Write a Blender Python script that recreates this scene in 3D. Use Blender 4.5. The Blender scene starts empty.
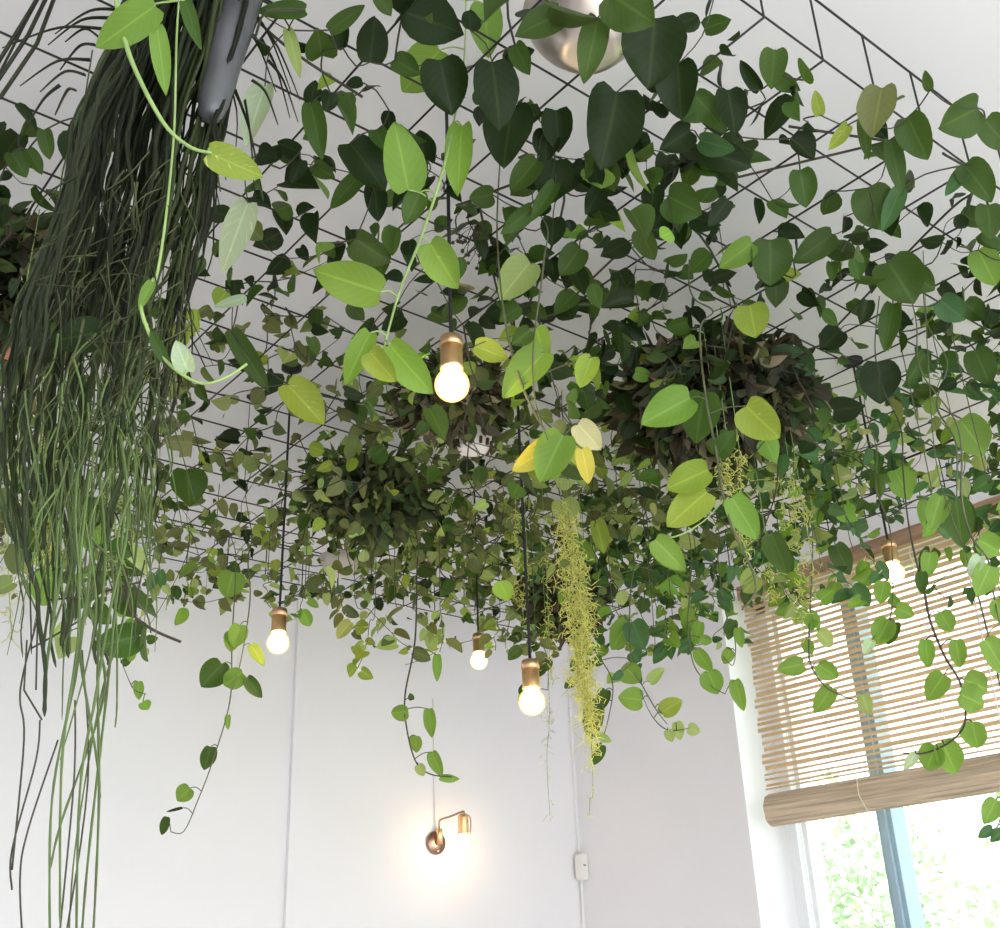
import bpy, math, random
from mathutils import Vector
import numpy as np
rng = np.random.default_rng(11)
random.seed(5)
COL = bpy.context.scene.collection
EYE = np.array([0.0, 0.0, 1.5])
F = 1111.8
R = np.array([[0.78050537, -0.62413561, -0.03558225],
              [0.23826717, 0.34961866, -0.90608804],
              [0.57796204, 0.69872851, 0.42159027]])   # rows: right, down, forward of the camera in room axes
MESH_Z = 2.86
CEIL_Z = 3.15

# ------------------------------------------------------------------ measuring: a sight line gives a real place in the room
def ray(u, v):
    return R.T @ np.array([(u - 500) / F, (v - 464) / F, 1.0])
def at_rho(u, v, rho):            # horizontal distance from the eye
    d = ray(u, v); return EYE + d * (rho / math.hypot(d[0], d[1]))
def at_depth(u, v, t):
    return EYE + ray(u, v) * t
def at_z(u, v, z):
    d = ray(u, v); return EYE + d * ((z - EYE[2]) / d[2])
def depth_of(P):
    return float(R[2] @ (np.asarray(P) - EYE))
def nrm(v):
    v = np.asarray(v, float); return v / (np.linalg.norm(v) + 1e-12)

# ------------------------------------------------------------------ materials
def new_mat(name):
    m = bpy.data.materials.new(name); m.use_nodes = True
    nt = m.node_tree; nt.nodes.clear()
    out = nt.nodes.new('ShaderNodeOutputMaterial')
    return m, nt, out
def pbr(name, col, rough=0.5, metal=0.0, noise=0.0, scale=20.0, bump=0.0, spec=0.5, stretch=None):
    m, nt, out = new_mat(name)
    p = nt.nodes.new('ShaderNodeBsdfPrincipled')
    p.inputs['Roughness'].default_value = rough
    p.inputs['Metallic'].default_value = metal
    p.inputs['Specular IOR Level'].default_value = spec
    p.inputs['Base Color'].default_value = (*col, 1)
    nt.links.new(p.outputs[0], out.inputs[0])
    if noise > 0 or bump > 0:
        tc = nt.nodes.new('ShaderNodeTexCoord'); mp = nt.nodes.new('ShaderNodeMapping')
        if stretch: mp.inputs['Scale'].default_value = stretch
        n = nt.nodes.new('ShaderNodeTexNoise'); n.inputs['Scale'].default_value = scale; n.inputs['Detail'].default_value = 4
        nt.links.new(tc.outputs['Object'], mp.inputs[0]); nt.links.new(mp.outputs[0], n.inputs['Vector'])
        if noise > 0:
            r = nt.nodes.new('ShaderNodeMapRange'); r.inputs[1].default_value = .3; r.inputs[2].default_value = .7
            r.inputs[3].default_value = 1 - noise; r.inputs[4].default_value = 1 + noise
            nt.links.new(n.outputs[0], r.inputs[0])
            mx = nt.nodes.new('ShaderNodeVectorMath'); mx.operation = 'SCALE'; mx.inputs[0].default_value = col
            nt.links.new(r.outputs[0], mx.inputs['Scale']); nt.links.new(mx.outputs[0], p.inputs['Base Color'])
        if bump > 0:
            b = nt.nodes.new('ShaderNodeBump'); b.inputs['Strength'].default_value = bump; b.inputs['Distance'].default_value = .002
            nt.links.new(n.outputs[0], b.inputs['Height']); nt.links.new(b.outputs[0], p.inputs['Normal'])
    return m
def emit(name, col, s):
    m, nt, out = new_mat(name)
    e = nt.nodes.new('ShaderNodeEmission'); e.inputs[0].default_value = (*col, 1); e.inputs[1].default_value = s
    nt.links.new(e.outputs[0], out.inputs[0]); return m
def leaf_material(name, transl=0.35, rough=0.42, var_col=(.75, .72, .30)):
    m, nt, out = new_mat(name); N = nt.nodes; L = nt.links
    at = N.new('ShaderNodeAttribute'); at.attribute_name = 'Col'
    uv = N.new('ShaderNodeUVMap'); sp = N.new('ShaderNodeSeparateXYZ'); L.new(uv.outputs[0], sp.inputs[0])
    a = N.new('ShaderNodeMath'); a.operation = 'SUBTRACT'; a.inputs[1].default_value = .5; L.new(sp.outputs[0], a.inputs[0])
    ab = N.new('ShaderNodeMath'); ab.operation = 'ABSOLUTE'; L.new(a.outputs[0], ab.inputs[0])
    rib = N.new('ShaderNodeMapRange'); rib.inputs[1].default_value = .015; rib.inputs[2].default_value = .045
    rib.inputs[3].default_value = .38; rib.inputs[4].default_value = 0; L.new(ab.outputs[0], rib.inputs[0])
    k = N.new('ShaderNodeMath'); k.operation = 'MULTIPLY'; k.inputs[1].default_value = -.7; L.new(ab.outputs[0], k.inputs[0])
    s = N.new('ShaderNodeMath'); s.operation = 'ADD'; L.new(k.outputs[0], s.inputs[0]); L.new(sp.outputs[1], s.inputs[1])
    s2 = N.new('ShaderNodeMath'); s2.operation = 'MULTIPLY'; s2.inputs[1].default_value = 46; L.new(s.outputs[0], s2.inputs[0])
    sn = N.new('ShaderNodeMath'); sn.operation = 'SINE'; L.new(s2.outputs[0], sn.inputs[0])
    vr = N.new('ShaderNodeMapRange'); vr.inputs[1].default_value = .6; vr.inputs[2].default_value = 1; vr.inputs[3].default_value = 0; vr.inputs[4].default_value = .08
    L.new(sn.outputs[0], vr.inputs[0])
    mxm = N.new('ShaderNodeMath'); mxm.operation = 'MAXIMUM'; L.new(rib.outputs[0], mxm.inputs[0]); L.new(vr.outputs[0], mxm.inputs[1])
    # streaks of cream on variegated leaves
    tc = N.new('ShaderNodeTexCoord'); nz = N.new('ShaderNodeTexNoise'); nz.inputs['Scale'].default_value = 1; nz.inputs['Detail'].default_value = 3
    cx = N.new('ShaderNodeCombineXYZ'); ka = N.new('ShaderNodeMath'); ka.operation = 'MULTIPLY'; ka.inputs[1].default_value = 22; L.new(s.outputs[0], ka.inputs[0])
    kb = N.new('ShaderNodeMath'); kb.operation = 'MULTIPLY'; kb.inputs[1].default_value = 3; L.new(a.outputs[0], kb.inputs[0])
    L.new(ka.outputs[0], cx.inputs[0]); L.new(kb.outputs[0], cx.inputs[1])
    sc_ = N.new('ShaderNodeVectorMath'); sc_.operation = 'MULTIPLY_ADD'; sc_.inputs[1].default_value = (7, 7, 7); L.new(tc.outputs['Object'], sc_.inputs[0]); L.new(cx.outputs[0], sc_.inputs[2])
    L.new(sc_.outputs[0], nz.inputs['Vector'])
    ad = N.new('ShaderNodeMath'); ad.operation = 'ADD'; L.new(nz.outputs[0], ad.inputs[0]); L.new(at.outputs['Alpha'], ad.inputs[1])
    st = N.new('ShaderNodeMapRange'); st.inputs[1].default_value = 1.12; st.inputs[2].default_value = 1.3; L.new(ad.outputs[0], st.inputs[0])
    m1 = N.new('ShaderNodeMix'); m1.data_type = 'RGBA'; L.new(st.outputs[0], m1.inputs[0]); L.new(at.outputs['Color'], m1.inputs[6])
    m1.inputs[7].default_value = (*var_col, 1)
    li = N.new('ShaderNodeVectorMath'); li.operation = 'MULTIPLY_ADD'; li.inputs[1].default_value = (1.7, 1.6, 1.6); li.inputs[2].default_value = (.03, .04, .01)
    L.new(m1.outputs[2], li.inputs[0])
    m2 = N.new('ShaderNodeMix'); m2.data_type = 'RGBA'; L.new(mxm.outputs[0], m2.inputs[0]); L.new(m1.outputs[2], m2.inputs[6]); L.new(li.outputs[0], m2.inputs[7])
    p = N.new('ShaderNodeBsdfPrincipled'); p.inputs['Roughness'].default_value = rough; p.inputs['Specular IOR Level'].default_value = .22
    L.new(m2.outputs[2], p.inputs['Base Color'])
    t = N.new('ShaderNodeBsdfTranslucent')
    tcx = N.new('ShaderNodeVectorMath'); tcx.operation = 'MULTIPLY'; tcx.inputs[1].default_value = (1.55, 1.45, .9); L.new(m2.outputs[2], tcx.inputs[0]); L.new(tcx.outputs[0], t.inputs[0])
    ms = N.new('ShaderNodeMixShader'); ms.inputs[0].default_value = transl; L.new(p.outputs[0], ms.inputs[1]); L.new(t.outputs[0], ms.inputs[2])
    L.new(ms.outputs[0], out.inputs[0]); return m

M = {}
M['plaster'] = pbr('white_plaster', (.81, .80, .825), .85, noise=.012, scale=3, bump=.08)
M['ceiling'] = pbr('ceiling_plaster', (.79, .775, .785), .9, noise=.012, scale=3)
M['floor'] = pbr('oak_boards', (.78, .765, .76), .5, noise=.15, scale=6, stretch=(1, 8, 1))
M['trim'] = pbr('white_gloss_paint', (.85, .87, .90), .35)
M['frame'] = pbr('grey_blue_window_paint', (.33, .46, .55), .4)
M['wire'] = pbr('dark_wire', (.022, .020, .020), .5, metal=.3)
M['cord'] = pbr('black_textile_cord', (.012, .011, .011), .8)
M['brass'] = pbr('brushed_brass', (.92, .60, .30), .36, metal=1.0, noise=.1, scale=60)
M['oldbrass'] = pbr('aged_brass', (.70, .46, .27), .4, metal=1.0, noise=.15, scale=50)
M['copper'] = pbr('antique_copper', (.34, .22, .18), .35, metal=1.0)
M['plastic'] = pbr('white_plastic', (.78, .76, .74), .4)
M['lens'] = pbr('smoked_lens', (.12, .12, .14), .2)
M['steel'] = pbr('polished_steel', (.60, .53, .48), .38, metal=1.0, noise=.1, scale=8)
M['zinc'] = pbr('grey_zinc', (.11, .115, .125), .4, metal=.3, noise=.3, scale=12)
M['beige'] = pbr('beige_ceramic', (.55, .50, .46), .5)
M['terracotta'] = pbr('terracotta', (.50, .22, .12), .8, noise=.15)
M['whitepot'] = pbr('white_pot', (.75, .70, .66), .4)
M['coir'] = pbr('dark_coir', (.055, .038, .026), .95, noise=.5, scale=60, bump=.6)
M['stem_dark'] = pbr('brown_vine_bark', (.040, .036, .022), .6, noise=.3, scale=40)
M['stem_green'] = pbr('green_vine_stem', (.26, .38, .12), .5, noise=.2, scale=30)
M['stem_mid'] = pbr('olive_vine_stem', (.09, .10, .045), .55, noise=.25, scale=30)
M['twig'] = pbr('dead_twig', (.05, .035, .025), .8)
def cane(name, col, tr, **k):
    m = pbr(name, col, .6, **k); nt = m.node_tree; p = [n for n in nt.nodes if n.type == 'BSDF_PRINCIPLED'][0]; out = [n for n in nt.nodes if n.type == 'OUTPUT_MATERIAL'][0]
    t = nt.nodes.new('ShaderNodeBsdfTranslucent'); t.inputs[0].default_value = (*[min(1, c * 1.5) for c in col], 1); x = nt.nodes.new('ShaderNodeMixShader'); x.inputs[0].default_value = tr
    nt.links.new(p.outputs[0], x.inputs[1]); nt.links.new(t.outputs[0], x.inputs[2]); nt.links.new(x.outputs[0], out.inputs[0]); return m
M['cane'] = cane('bamboo_cane', (.56, .44, .31), .5, noise=.3, scale=14, stretch=(1, .25, 8))
M['bamboo'] = pbr('bamboo_slat', (.55, .44, .32), .55, noise=.28, scale=14, stretch=(1, .25, 8))
M['rail'] = pbr('brown_bamboo', (.36, .23, .15), .55, noise=.3, scale=10, stretch=(1, .3, 6))
M['thread'] = pbr('cotton_thread', (.8, .74, .64), .9)
M['leaf'] = leaf_material('leaf')
M['leaf_dry'] = leaf_material('dry_leaf', .15, .7)
M['needle'] = leaf_material('string_cactus', .25, .5)
M['tree_leaf'] = pbr('garden_leaf', (.50, .62, .46), .7, noise=.35, scale=3)
M['bark'] = pbr('tree_bark', (.16, .13, .10), .9, noise=.3)
M['grass'] = pbr('lawn', (.22, .32, .10), .9, noise=.3, scale=5)
M['bulb_core'] = emit('lit_filament_globe', (1.0, .80, .50), 42.0)
M['sconce_core'] = emit('lit_wall_bulb', (1.0, .80, .62), 45.0)
def glassy(name):
    m, nt, out = new_mat(name)
    t = nt.nodes.new('ShaderNodeBsdfTransparent'); t.inputs[0].default_value = (1, .90, .66, 1)
    e = nt.nodes.new('ShaderNodeEmission'); e.inputs[0].default_value = (1, .62, .2, 1); e.inputs[1].default_value = 1.3
    g = nt.nodes.new('ShaderNodeBsdfGlossy'); g.inputs['Roughness'].default_value = .1
    a = nt.nodes.new('ShaderNodeMixShader'); a.inputs[0].default_value = .5
    b = nt.nodes.new('ShaderNodeMixShader'); b.inputs[0].default_value = .06
    nt.links.new(t.outputs[0], a.inputs[1]); nt.links.new(e.outputs[0], a.inputs[2])
    nt.links.new(a.outputs[0], b.inputs[1]); nt.links.new(g.outputs[0], b.inputs[2]); nt.links.new(b.outputs[0], out.inputs[0])
    return m
M['bulb_glass'] = glassy('amber_bulb_glass')
def pane_mat():
    m, nt, out = new_mat('window_glass')
    t = nt.nodes.new('ShaderNodeBsdfTransparent'); g = nt.nodes.new('ShaderNodeBsdfGlossy'); g.inputs['Roughness'].default_value = .02
    b = nt.nodes.new('ShaderNodeMixShader'); b.inputs[0].default_value = .05
    nt.links.new(t.outputs[0], b.inputs[1]); nt.links.new(g.outputs[0], b.inputs[2]); nt.links.new(b.outputs[0], out.inputs[0]); return m
M['pane'] = pane_mat()

# ------------------------------------------------------------------ mesh collecting
class MB:
    def __init__(s): s.v = []; s.f = []; s.uv = []; s.c = []; s.n = 0
    def add(s, V, Fc, col=None, uv=None):
        V = np.asarray(V, float); s.v.append(V)
        for f in Fc: s.f.append(tuple(int(i) + s.n for i in f))
        k = len(V); s.n += k
        s.c.append(np.tile(np.array([1, 1, 1, 0] if col is None else col, float), (k, 1)))
        s.uv.append(np.zeros((k, 2)) if uv is None else np.asarray(uv, float))
    def build(s, name, mat, parent=None, smooth=True, colors=False, origin=None):
        V = np.concatenate(s.v) if s.v else np.zeros((0, 3))
        o0 = np.array([0, 0, 0.]) if origin is None else np.asarray(origin, float)
        pl = np.array(parent['_w']) if (parent is not None and '_w' in parent) else np.array([0, 0, 0.])
        base = pl if parent is not None else o0
        me = bpy.data.meshes.new(name); me.from_pydata((V - base).tolist(), [], s.f)
        if smooth: me.polygons.foreach_set('use_smooth', [True] * len(me.polygons))
        if colors:
            C = np.concatenate(s.c); U = np.concatenate(s.uv)
            ca = me.color_attributes.new('Col', 'FLOAT_COLOR', 'POINT'); ca.data.foreach_set('color', C.ravel())
            ul = me.uv_layers.new(name='UVMap'); li = np.empty(len(me.loops), int); me.loops.foreach_get('vertex_index', li)
            ul.data.foreach_set('uv', U[li].ravel())
        me.materials.append(mat); me.update()
        o = bpy.data.objects.new(name, me); COL.objects.link(o)
        if parent is not None: o.parent = parent; o['_w'] = base.tolist()
        else: o.location = base; o['_w'] = base.tolist()
        return o
    # shapes
    def box(s, a, b):
        a = np.minimum(a, b), np.maximum(a, b); lo, hi = a
        V = [(x, y, z) for x in (lo[0], hi[0]) for y in (lo[1], hi[1]) for z in (lo[2], hi[2])]
        s.add(V, [(0, 1, 3, 2), (4, 6, 7, 5), (0, 4, 5, 1), (2, 3, 7, 6), (0, 2, 6, 4), (1, 5, 7, 3)])
    def tube(s, P, r, n=6, cap=True, col=None, flat=1.0):
        P = np.asarray(P, float); k = len(P)
        r = np.full(k, r) if np.isscalar(r) else np.asarray(r, float)
        T = np.gradient(P, axis=0); T /= (np.linalg.norm(T, axis=1)[:, None] + 1e-12)
        up = np.array([0, 0, 1.0]) if abs(T[0, 2]) < .9 else np.array([1.0, 0, 0])
        u = nrm(np.cross(T[0], up)); V = []
        ang = np.arange(n) * 2 * math.pi / n
        for i in range(k):
            u = nrm(u - T[i] * (u @ T[i])); w = np.cross(T[i], u)
            V.append(P[i] + r[i] * (np.cos(ang)[:, None] * u * 1.0 + np.sin(ang)[:, None] * w * flat))
        V = np.concatenate(V)
        Fc = [(i * n + j, i * n + (j + 1) % n, (i + 1) * n + (j + 1) % n, (i + 1) * n + j) for i in range(k - 1) for j in range(n)]
        if cap: Fc += [tuple(range(n - 1, -1, -1)), tuple((k - 1) * n + j for j in range(n))]
        s.add(V, Fc, col=col)
    def lathe(s, prof, c, axis=(0, 0, 1), n=28, col=None):
        axis = nrm(axis); up = np.array([1.0, 0, 0]) if abs(axis[0]) < .9 else np.array([0, 1.0, 0])
        u = nrm(np.cross(axis, up)); w = np.cross(axis, u); c = np.asarray(c, float)
        ang = np.arange(n) * 2 * math.pi / n; V = []
        for r, h in prof: V.append(c + axis * h + max(r, 1e-5) * (np.cos(ang)[:, None] * u + np.sin(ang)[:, None] * w))
        V = np.concatenate(V); k = len(prof)
        Fc = [(i * n + j, i * n + (j + 1) % n, (i + 1) * n + (j + 1) % n, (i + 1) * n + j) for i in range(k - 1) for j in range(n)]
        s.add(V, Fc, col=col)

def template(rows, widths, edge, cols):
    cs = np.linspace(-1, 1, cols); V = []
    for v, w, e in zip(rows, widths, edge):
        for c in cs: V.append((c * w, v + e * abs(c) ** 1.5, abs(c), v, .5 + c * .5))
    V = np.array(V); Fc = [(i * cols + j, i * cols + j + 1, (i + 1) * cols + j + 1, (i + 1) * cols + j) for i in range(len(rows) - 1) for j in range(cols - 1)]
    return V, Fc
T_HERO = template([.0, .04, .11, .2, .32, .45, .58, .7, .81, .9, .96, 1.0], [.12, .27, .39, .465, .5, .49, .445, .37, .275, .17, .08, .003], [-.03, -.09, -.085, -.055, -.02, 0, 0, 0, 0, 0, 0, 0], 7)
T_FILL = template([.0, .06, .18, .34, .52, .70, .86, 1.0], [.10, .30, .45, .50, .45, .33, .16, .003], [-.01, -.05, -.03, 0, 0, 0, 0, 0], 3)
T_BROAD = template([.0, .05, .16, .32, .50, .68, .85, 1.0], [.12, .33, .47, .50, .47, .37, .19, .003], [-.03, -.11, -.07, -.02, 0, 0, 0, 0], 5)
T_IVY = template([.0, .10, .30, .38, .62, 1.0], [.15, .50, .58, .34, .30, .003], [-.02, -.10, .10, 0, 0, 0], 5)
T_SLIM = template([.0, .15, .4, .7, 1.0], [.05, .36, .5, .34, .003], [0, 0, 0, 0, 0], 3)
def put_leaf(mb, T, base, tip, normal, width, col, curl=.12, fold=.18, wave=0.0):
    V, Fc = T; base = np.asarray(base); ax = np.asarray(tip) - base; L = np.linalg.norm(ax) + 1e-9; ax = ax / L
    nn = nrm(normal - ax * (np.asarray(normal) @ ax)); sd = np.cross(ax, nn)
    x = V[:, 0] * width; y = V[:, 1] * L
    ph = rng.uniform(0, 6)
    z = fold * V[:, 2] * np.abs(V[:, 0]) * width * 2 - curl * L * (V[:, 3] ** 2) * .9 + curl * L * .9 * V[:, 3] + wave * width * V[:, 2] * np.sin(V[:, 3] * 9 + ph + np.sign(V[:, 0]))
    P = base + x[:, None] * sd + y[:, None] * ax + z[:, None] * nn
    mb.add(P, Fc, col=col, uv=np.stack([V[:, 4], V[:, 3]], 1))

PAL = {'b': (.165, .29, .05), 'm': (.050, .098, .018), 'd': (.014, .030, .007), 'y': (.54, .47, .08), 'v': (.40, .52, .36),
       'Y': (.26, .35, .055), 'c': (.058, .135, .048), 'l': (.29, .37, .13), 'p': (.58, .55, .30), 'o': (.135, .16, .058)}  # greens partly carry light: darkest for backlit leaves, paler for lit ones
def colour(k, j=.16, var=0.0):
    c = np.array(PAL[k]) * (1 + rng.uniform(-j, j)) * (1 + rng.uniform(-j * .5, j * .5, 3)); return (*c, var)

def hero_geom(L, bu, bv, tu, tv, w, cls, P0, mb, big=True):
    """one broad leaf whose stalk end lies at P0"""
    t0 = depth_of(P0); tilt = rng.uniform(-.28, .28)
    seg = math.hypot(tu - bu, tv - bv) / F * t0
    P1 = at_depth(tu, tv, t0 + seg * tilt)
    view = nrm(EYE - P0); side = nrm(np.cross(nrm(P1 - P0), view))
    n = nrm(view + side * rng.uniform(-.35, .35))
    var = {'b': .36, 'Y': .44, 'm': .18, 'v': .5, 'y': .3}.get(cls, 0) + rng.uniform(-.06, .06)
    put_leaf(mb, T_HERO, P0, P1, n, w / F * t0 * 1.08, colour(cls, .08, max(0, var)), curl=rng.uniform(.05, .16), fold=rng.uniform(.05, .25), wave=.05)

def tag(o, label, cat, group=None):
    o['label'] = label; o['category'] = cat
    if group: o['group'] = group
    return o
def empty(name, loc, label=None, cat=None, group=None):
    o = bpy.data.objects.new(name, None); COL.objects.link(o); o.location = loc; o['_w'] = list(map(float, loc)); o.empty_display_size = .05
    if label: tag(o, label, cat, group)
    return o
def structure(o): o['kind'] = 'structure'; return o
def smooth_path(P, k=5):
    P = np.asarray(P, float); n = len(P)
    if n < 3: return np.array([P[0] + (P[-1] - P[0]) * t for t in np.linspace(0, 1, k + 1)])
    out = []
    for i in range(n - 1):
        p0 = P[max(i - 1, 0)]; p1 = P[i]; p2 = P[i + 1]; p3 = P[min(i + 2, n - 1)]
        for t in np.linspace(0, 1, k, endpoint=False):
            out.append(.5 * ((2 * p1) + (-p0 + p2) * t + (2 * p0 - 5 * p1 + 4 * p2 - p3) * t * t + (-p0 + 3 * p1 - 3 * p2 + p3) * t ** 3))
    out.append(P[-1]); return np.array(out)

# ------------------------------------------------------------------ room
def slab(name, a, b, mat):
    m = MB(); m.box(a, b); return structure(m.build(name, mat, smooth=False))
XW, YB = 3.647, 3.940
WY0, WY1, WZ0, WZ1 = .55, 2.957, .75, 2.985
slab('ceiling', (-2.6, -2.6, CEIL_Z), (4.1, 4.3, CEIL_Z + .2), M['ceiling'])
slab('floor', (-2.6, -2.6, -.15), (4.1, 4.3, 0), M['floor'])
m = MB(); m.box((-2.6, YB + .02, 0), (2.15, 4.3, CEIL_Z)); m.box((2.15, YB, 0), (XW, 4.3, CEIL_Z)); structure(m.build('wall_back', M['plaster'], smooth=False))
m = MB()
m.box((XW, -2.6, 0), (4.1, WY0, CEIL_Z)); m.box((XW, WY1, 0), (4.1, 4.3, CEIL_Z))
m.box((XW, WY0, 0), (4.1, WY1, WZ0)); m.box((XW, WY0, WZ1), (4.1, WY1, CEIL_Z))
structure(m.build('wall_right', M['plaster'], smooth=False))
slab('wall_left', (-2.75, -2.6, 0), (-2.6, 4.3, CEIL_Z), M['plaster'])
# window set back in the reveal
m = MB()
FX0, FX1 = 3.88, 3.94
m.box((FX0, WY1 - .05, WZ0), (FX1, WY1, WZ1)); m.box((FX0, WY0, WZ0), (FX1, WY0 + .05, WZ1))
m.box((FX0, WY0, WZ0), (FX1, WY1, WZ0 + .06)); m.box((FX0, WY0, WZ1 - .06), (FX1, WY1, WZ1))
w1 = structure(m.build('window_1', M['trim'], smooth=False))
m = MB()
for yc in (2.86, ): m.box((FX0 - .01, yc - .012, WZ0 + .06), (FX1 - .01, yc + .012, WZ1 - .06))
m.build('casement_frame', M['trim'], w1, smooth=False)
m = MB()
for yc in (2.478, 1.68, .95):
    m.box((FX0 - .03, yc - .032, WZ0 + .06), (FX1, yc + .032, WZ1 - .06)); m.box((FX0 - .045, yc - .014, WZ0 + .06), (FX0 - .03, yc + .014, WZ1 - .06))
m.build('mullion', M['frame'], w1, smooth=False)
m = MB(); m.box((3.905, WY0 + .05, WZ0 + .06), (3.911, WY1 - .05, WZ1 - .06)); m.build('pane', M['pane'], w1, smooth=False)
m = MB(); m.box((XW - .06, WY0 - .04, WZ0 - .03), (FX0, WY1 + .0, WZ0)); m.build('window_sill', M['trim'], w1, smooth=False)

# ------------------------------------------------------------------ bamboo blind
bx = XW + .03
bl = empty('bamboo_blind', (bx, 1.8, WZ1), 'woven bamboo roll-up blind half lowered over the tall window', 'blind')
m = MB()
BY0, BY1 = .62, 2.865
zt, zb = 2.955, 2.115
i = 0; z = zt
while z > zb + .02:
    hgt = (.0125 if i % 3 else .0165) * rng.uniform(.85, 1.12)
    if z < zb + .10: hgt *= .6
    y0 = BY0 + rng.uniform(-.012, .012); y1 = BY1 + rng.uniform(-.012, .010)
    n = 7; ys = np.linspace(y0, y1, n); dz = np.cumsum(rng.normal(0, .0016, n)); dz -= dz.mean()
    P = np.array([(bx + rng.uniform(-.001, .001), y, z + d) for y, d in zip(ys, dz)])
    V = []
    for p in P: V += [p + (-.0012, 0, -hgt / 2), p + (.0012, 0, -hgt / 2), p + (.0012, 0, hgt / 2), p + (-.0012, 0, hgt / 2)]
    Fc = [(4 * a + b, 4 * a + (b + 1) % 4, 4 * a + 4 + (b + 1) % 4, 4 * a + 4 + b) for a in range(n - 1) for b in range(4)] + [(3, 2, 1, 0), (4 * n - 4, 4 * n - 3, 4 * n - 2, 4 * n - 1)]
    m.add(V, Fc)
    z -= (.0243 if z > zb + .10 else .019) * rng.uniform(.93, 1.07); i += 1
m.build('slats', M['cane'], bl, smooth=False)
m = MB(); m.box((bx - .02, BY0 - .01, zt), (bx + .02, BY1 + .005, zt + .028)); m.box((bx - .03, BY0 - .01, zt - .03), (bx - .022, BY1, zt + .028)); m.build('head_rail', M['rail'], bl, smooth=False)
m = MB()
ang = np.linspace(0, 2 * math.pi, 30, endpoint=False)
for k in range(3):     # the rolled-up end: oval, wound in layers
    rr = (1 - k * .28)
    prof = np.array([(math.cos(a) * .036 * rr * (1 + .05 * math.sin(7 * a + k)), math.sin(a) * .058 * rr) for a in ang])
    L = BY1 + .004 + k * .004
    V = [(bx + p[0], BY0, zb - .045 + p[1]) for p in prof] + [(bx + p[0], L, zb - .045 + p[1]) for p in prof]
    n = len(prof); m.add(V, [(j, (j + 1) % n, n + (j + 1) % n, n + j) for j in range(n)] + [tuple(range(n, 2 * n)), tuple(range(n - 1, -1, -1))])
for a in np.linspace(0, 2 * math.pi, 15, endpoint=False):
    m.tube([(bx + math.cos(a) * .037, BY0, zb - .045 + math.sin(a) * .059), (bx + math.cos(a) * .037, BY1 - .002, zb - .045 + math.sin(a) * .059)], .0035, 5)
m.build('rolled_end', M['bamboo'], bl, smooth=False)
for yc in (2.55, 2.06, 1.55, 1.0):
    m = MB(); P = [(bx - .004 + .006 * math.sin(q * 2.2), yc + .002 * math.cos(q * 3), zt - q * .0335) for q in range(25)]
    m.tube(P, .0022, 4); m.build('weave_thread', M['thread'], bl)
for k, yc in enumerate((1.845, )):
    m = MB(); m.tube([(bx - .02, yc, zt), (bx - .03, yc + .004, zb + .05), (bx - .05, yc, zb - .04), (bx - .012, yc, zb - .11), (bx + .03, yc, zb - .06)], .003, 5); m.build('pull_cord', M['thread'], bl)
m = MB(); m.tube([(bx - .05, 2.42, zb + .03), (bx - .052, 2.42, zb - .05), (bx - .02, 2.415, zb - .108), (bx - .01, 2.40, zb - .13)], .0022, 5); m.build('tie_string', M['thread'], bl)

# ------------------------------------------------------------------ wall lamp, sensor
def brass_bulb(parent, c, r, core):
    m = MB(); prof = [(0, -r)] + [(r * math.sin(a), -r * math.cos(a)) for a in np.linspace(.15, 2.35, 14)] + [(r * .56, r * .92), (r * .46, r * 1.15), (r * .44, r * 1.45)]
    m.lathe(prof, c); g = m.build('bulb', M['bulb_glass'], parent)
    m = MB(); prof = [(0, -r * .86)] + [(r * .86 * math.sin(a), -r * .86 * math.cos(a)) for a in np.linspace(.15, 2.4, 12)] + [(r * .3, r * 1.1), (0, r * 1.2)]
    m.lathe(prof, c, n=20); m.build('glowing_core', core, g)
SC = at_depth(435, 843, 1); d = ray(435, 843); SC = EYE + d * (YB / d[1])
s = empty('wall_lamp', SC, 'swing-arm copper wall lamp lit on the white back wall', 'wall lamp')
m = MB(); m.lathe([(0, 0), (.044, 0), (.047, .004), (.047, .010), (.043, .015), (0, .016)], SC, (0, -1, 0)); m.build('back_plate', M['copper'], s)
m = MB(); m.lathe([(0, 0), (.013, 0), (.013, .058), (.010, .062), (0, .062)], SC + (.004, -.026, -.008)); m.build('pivot', M['brass'], s)
e1 = SC + (.004, -.026, .088); d2 = ray(463, 812); t2 = (YB - .15) / d2[1]; e2 = EYE + d2 * t2
m = MB(); P = smooth_path([SC + (.004, -.026, .045), e1 - (0, 0, .012), e1 + (e2 - e1) * .08, e1 + (e2 - e1) * .5, e2 + (0, 0, .002), e2 + (.002, 0, -.006)], 6); m.tube(P, .0042, 8); m.build('swing_arm', M['copper'], s)
m = MB(); m.lathe([(0, 0), (.010, -.004), (.0195, -.012), (.0215, -.022), (.0215, -.085), (.019, -.088), (.018, -.06), (0, -.06)], e2); m.build('socket', M['brass'], s)
m = MB(); m.tube(smooth_path([e2 + (.01, -.01, -.01), e2 + (.026, -.012, -.02), e2 + (.030, -.012, -.05), e2 + (.026, -.010, -.085)], 5), .0022, 6); m.build('socket_wire', M['copper'], s)
m = MB(); m.lathe([(0, 0), (.004, 0), (.004, .004), (0, .005)], SC + (.002, -.016, -.034), (0, -1, 0), 10); m.build('switch_button', M['plastic'], s)
brass_bulb(s, e2 + (0, 0, -.118), .026, M['sconce_core'])
m = MB(); m.tube([SC + (-.002, -.003, .045), SC + (-.006, -.003, .60)], .0022, 6); m.build('supply_cable', M['plastic'], s)
d = ray(582, 867); c = EYE + d * ((YB - .03) / d[1])
s = empty('motion_sensor', c, 'small white motion sensor box in the corner between the two walls', 'sensor')
m = MB(); w_, h_, d_ = .031, .055, .018
V = []
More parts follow.
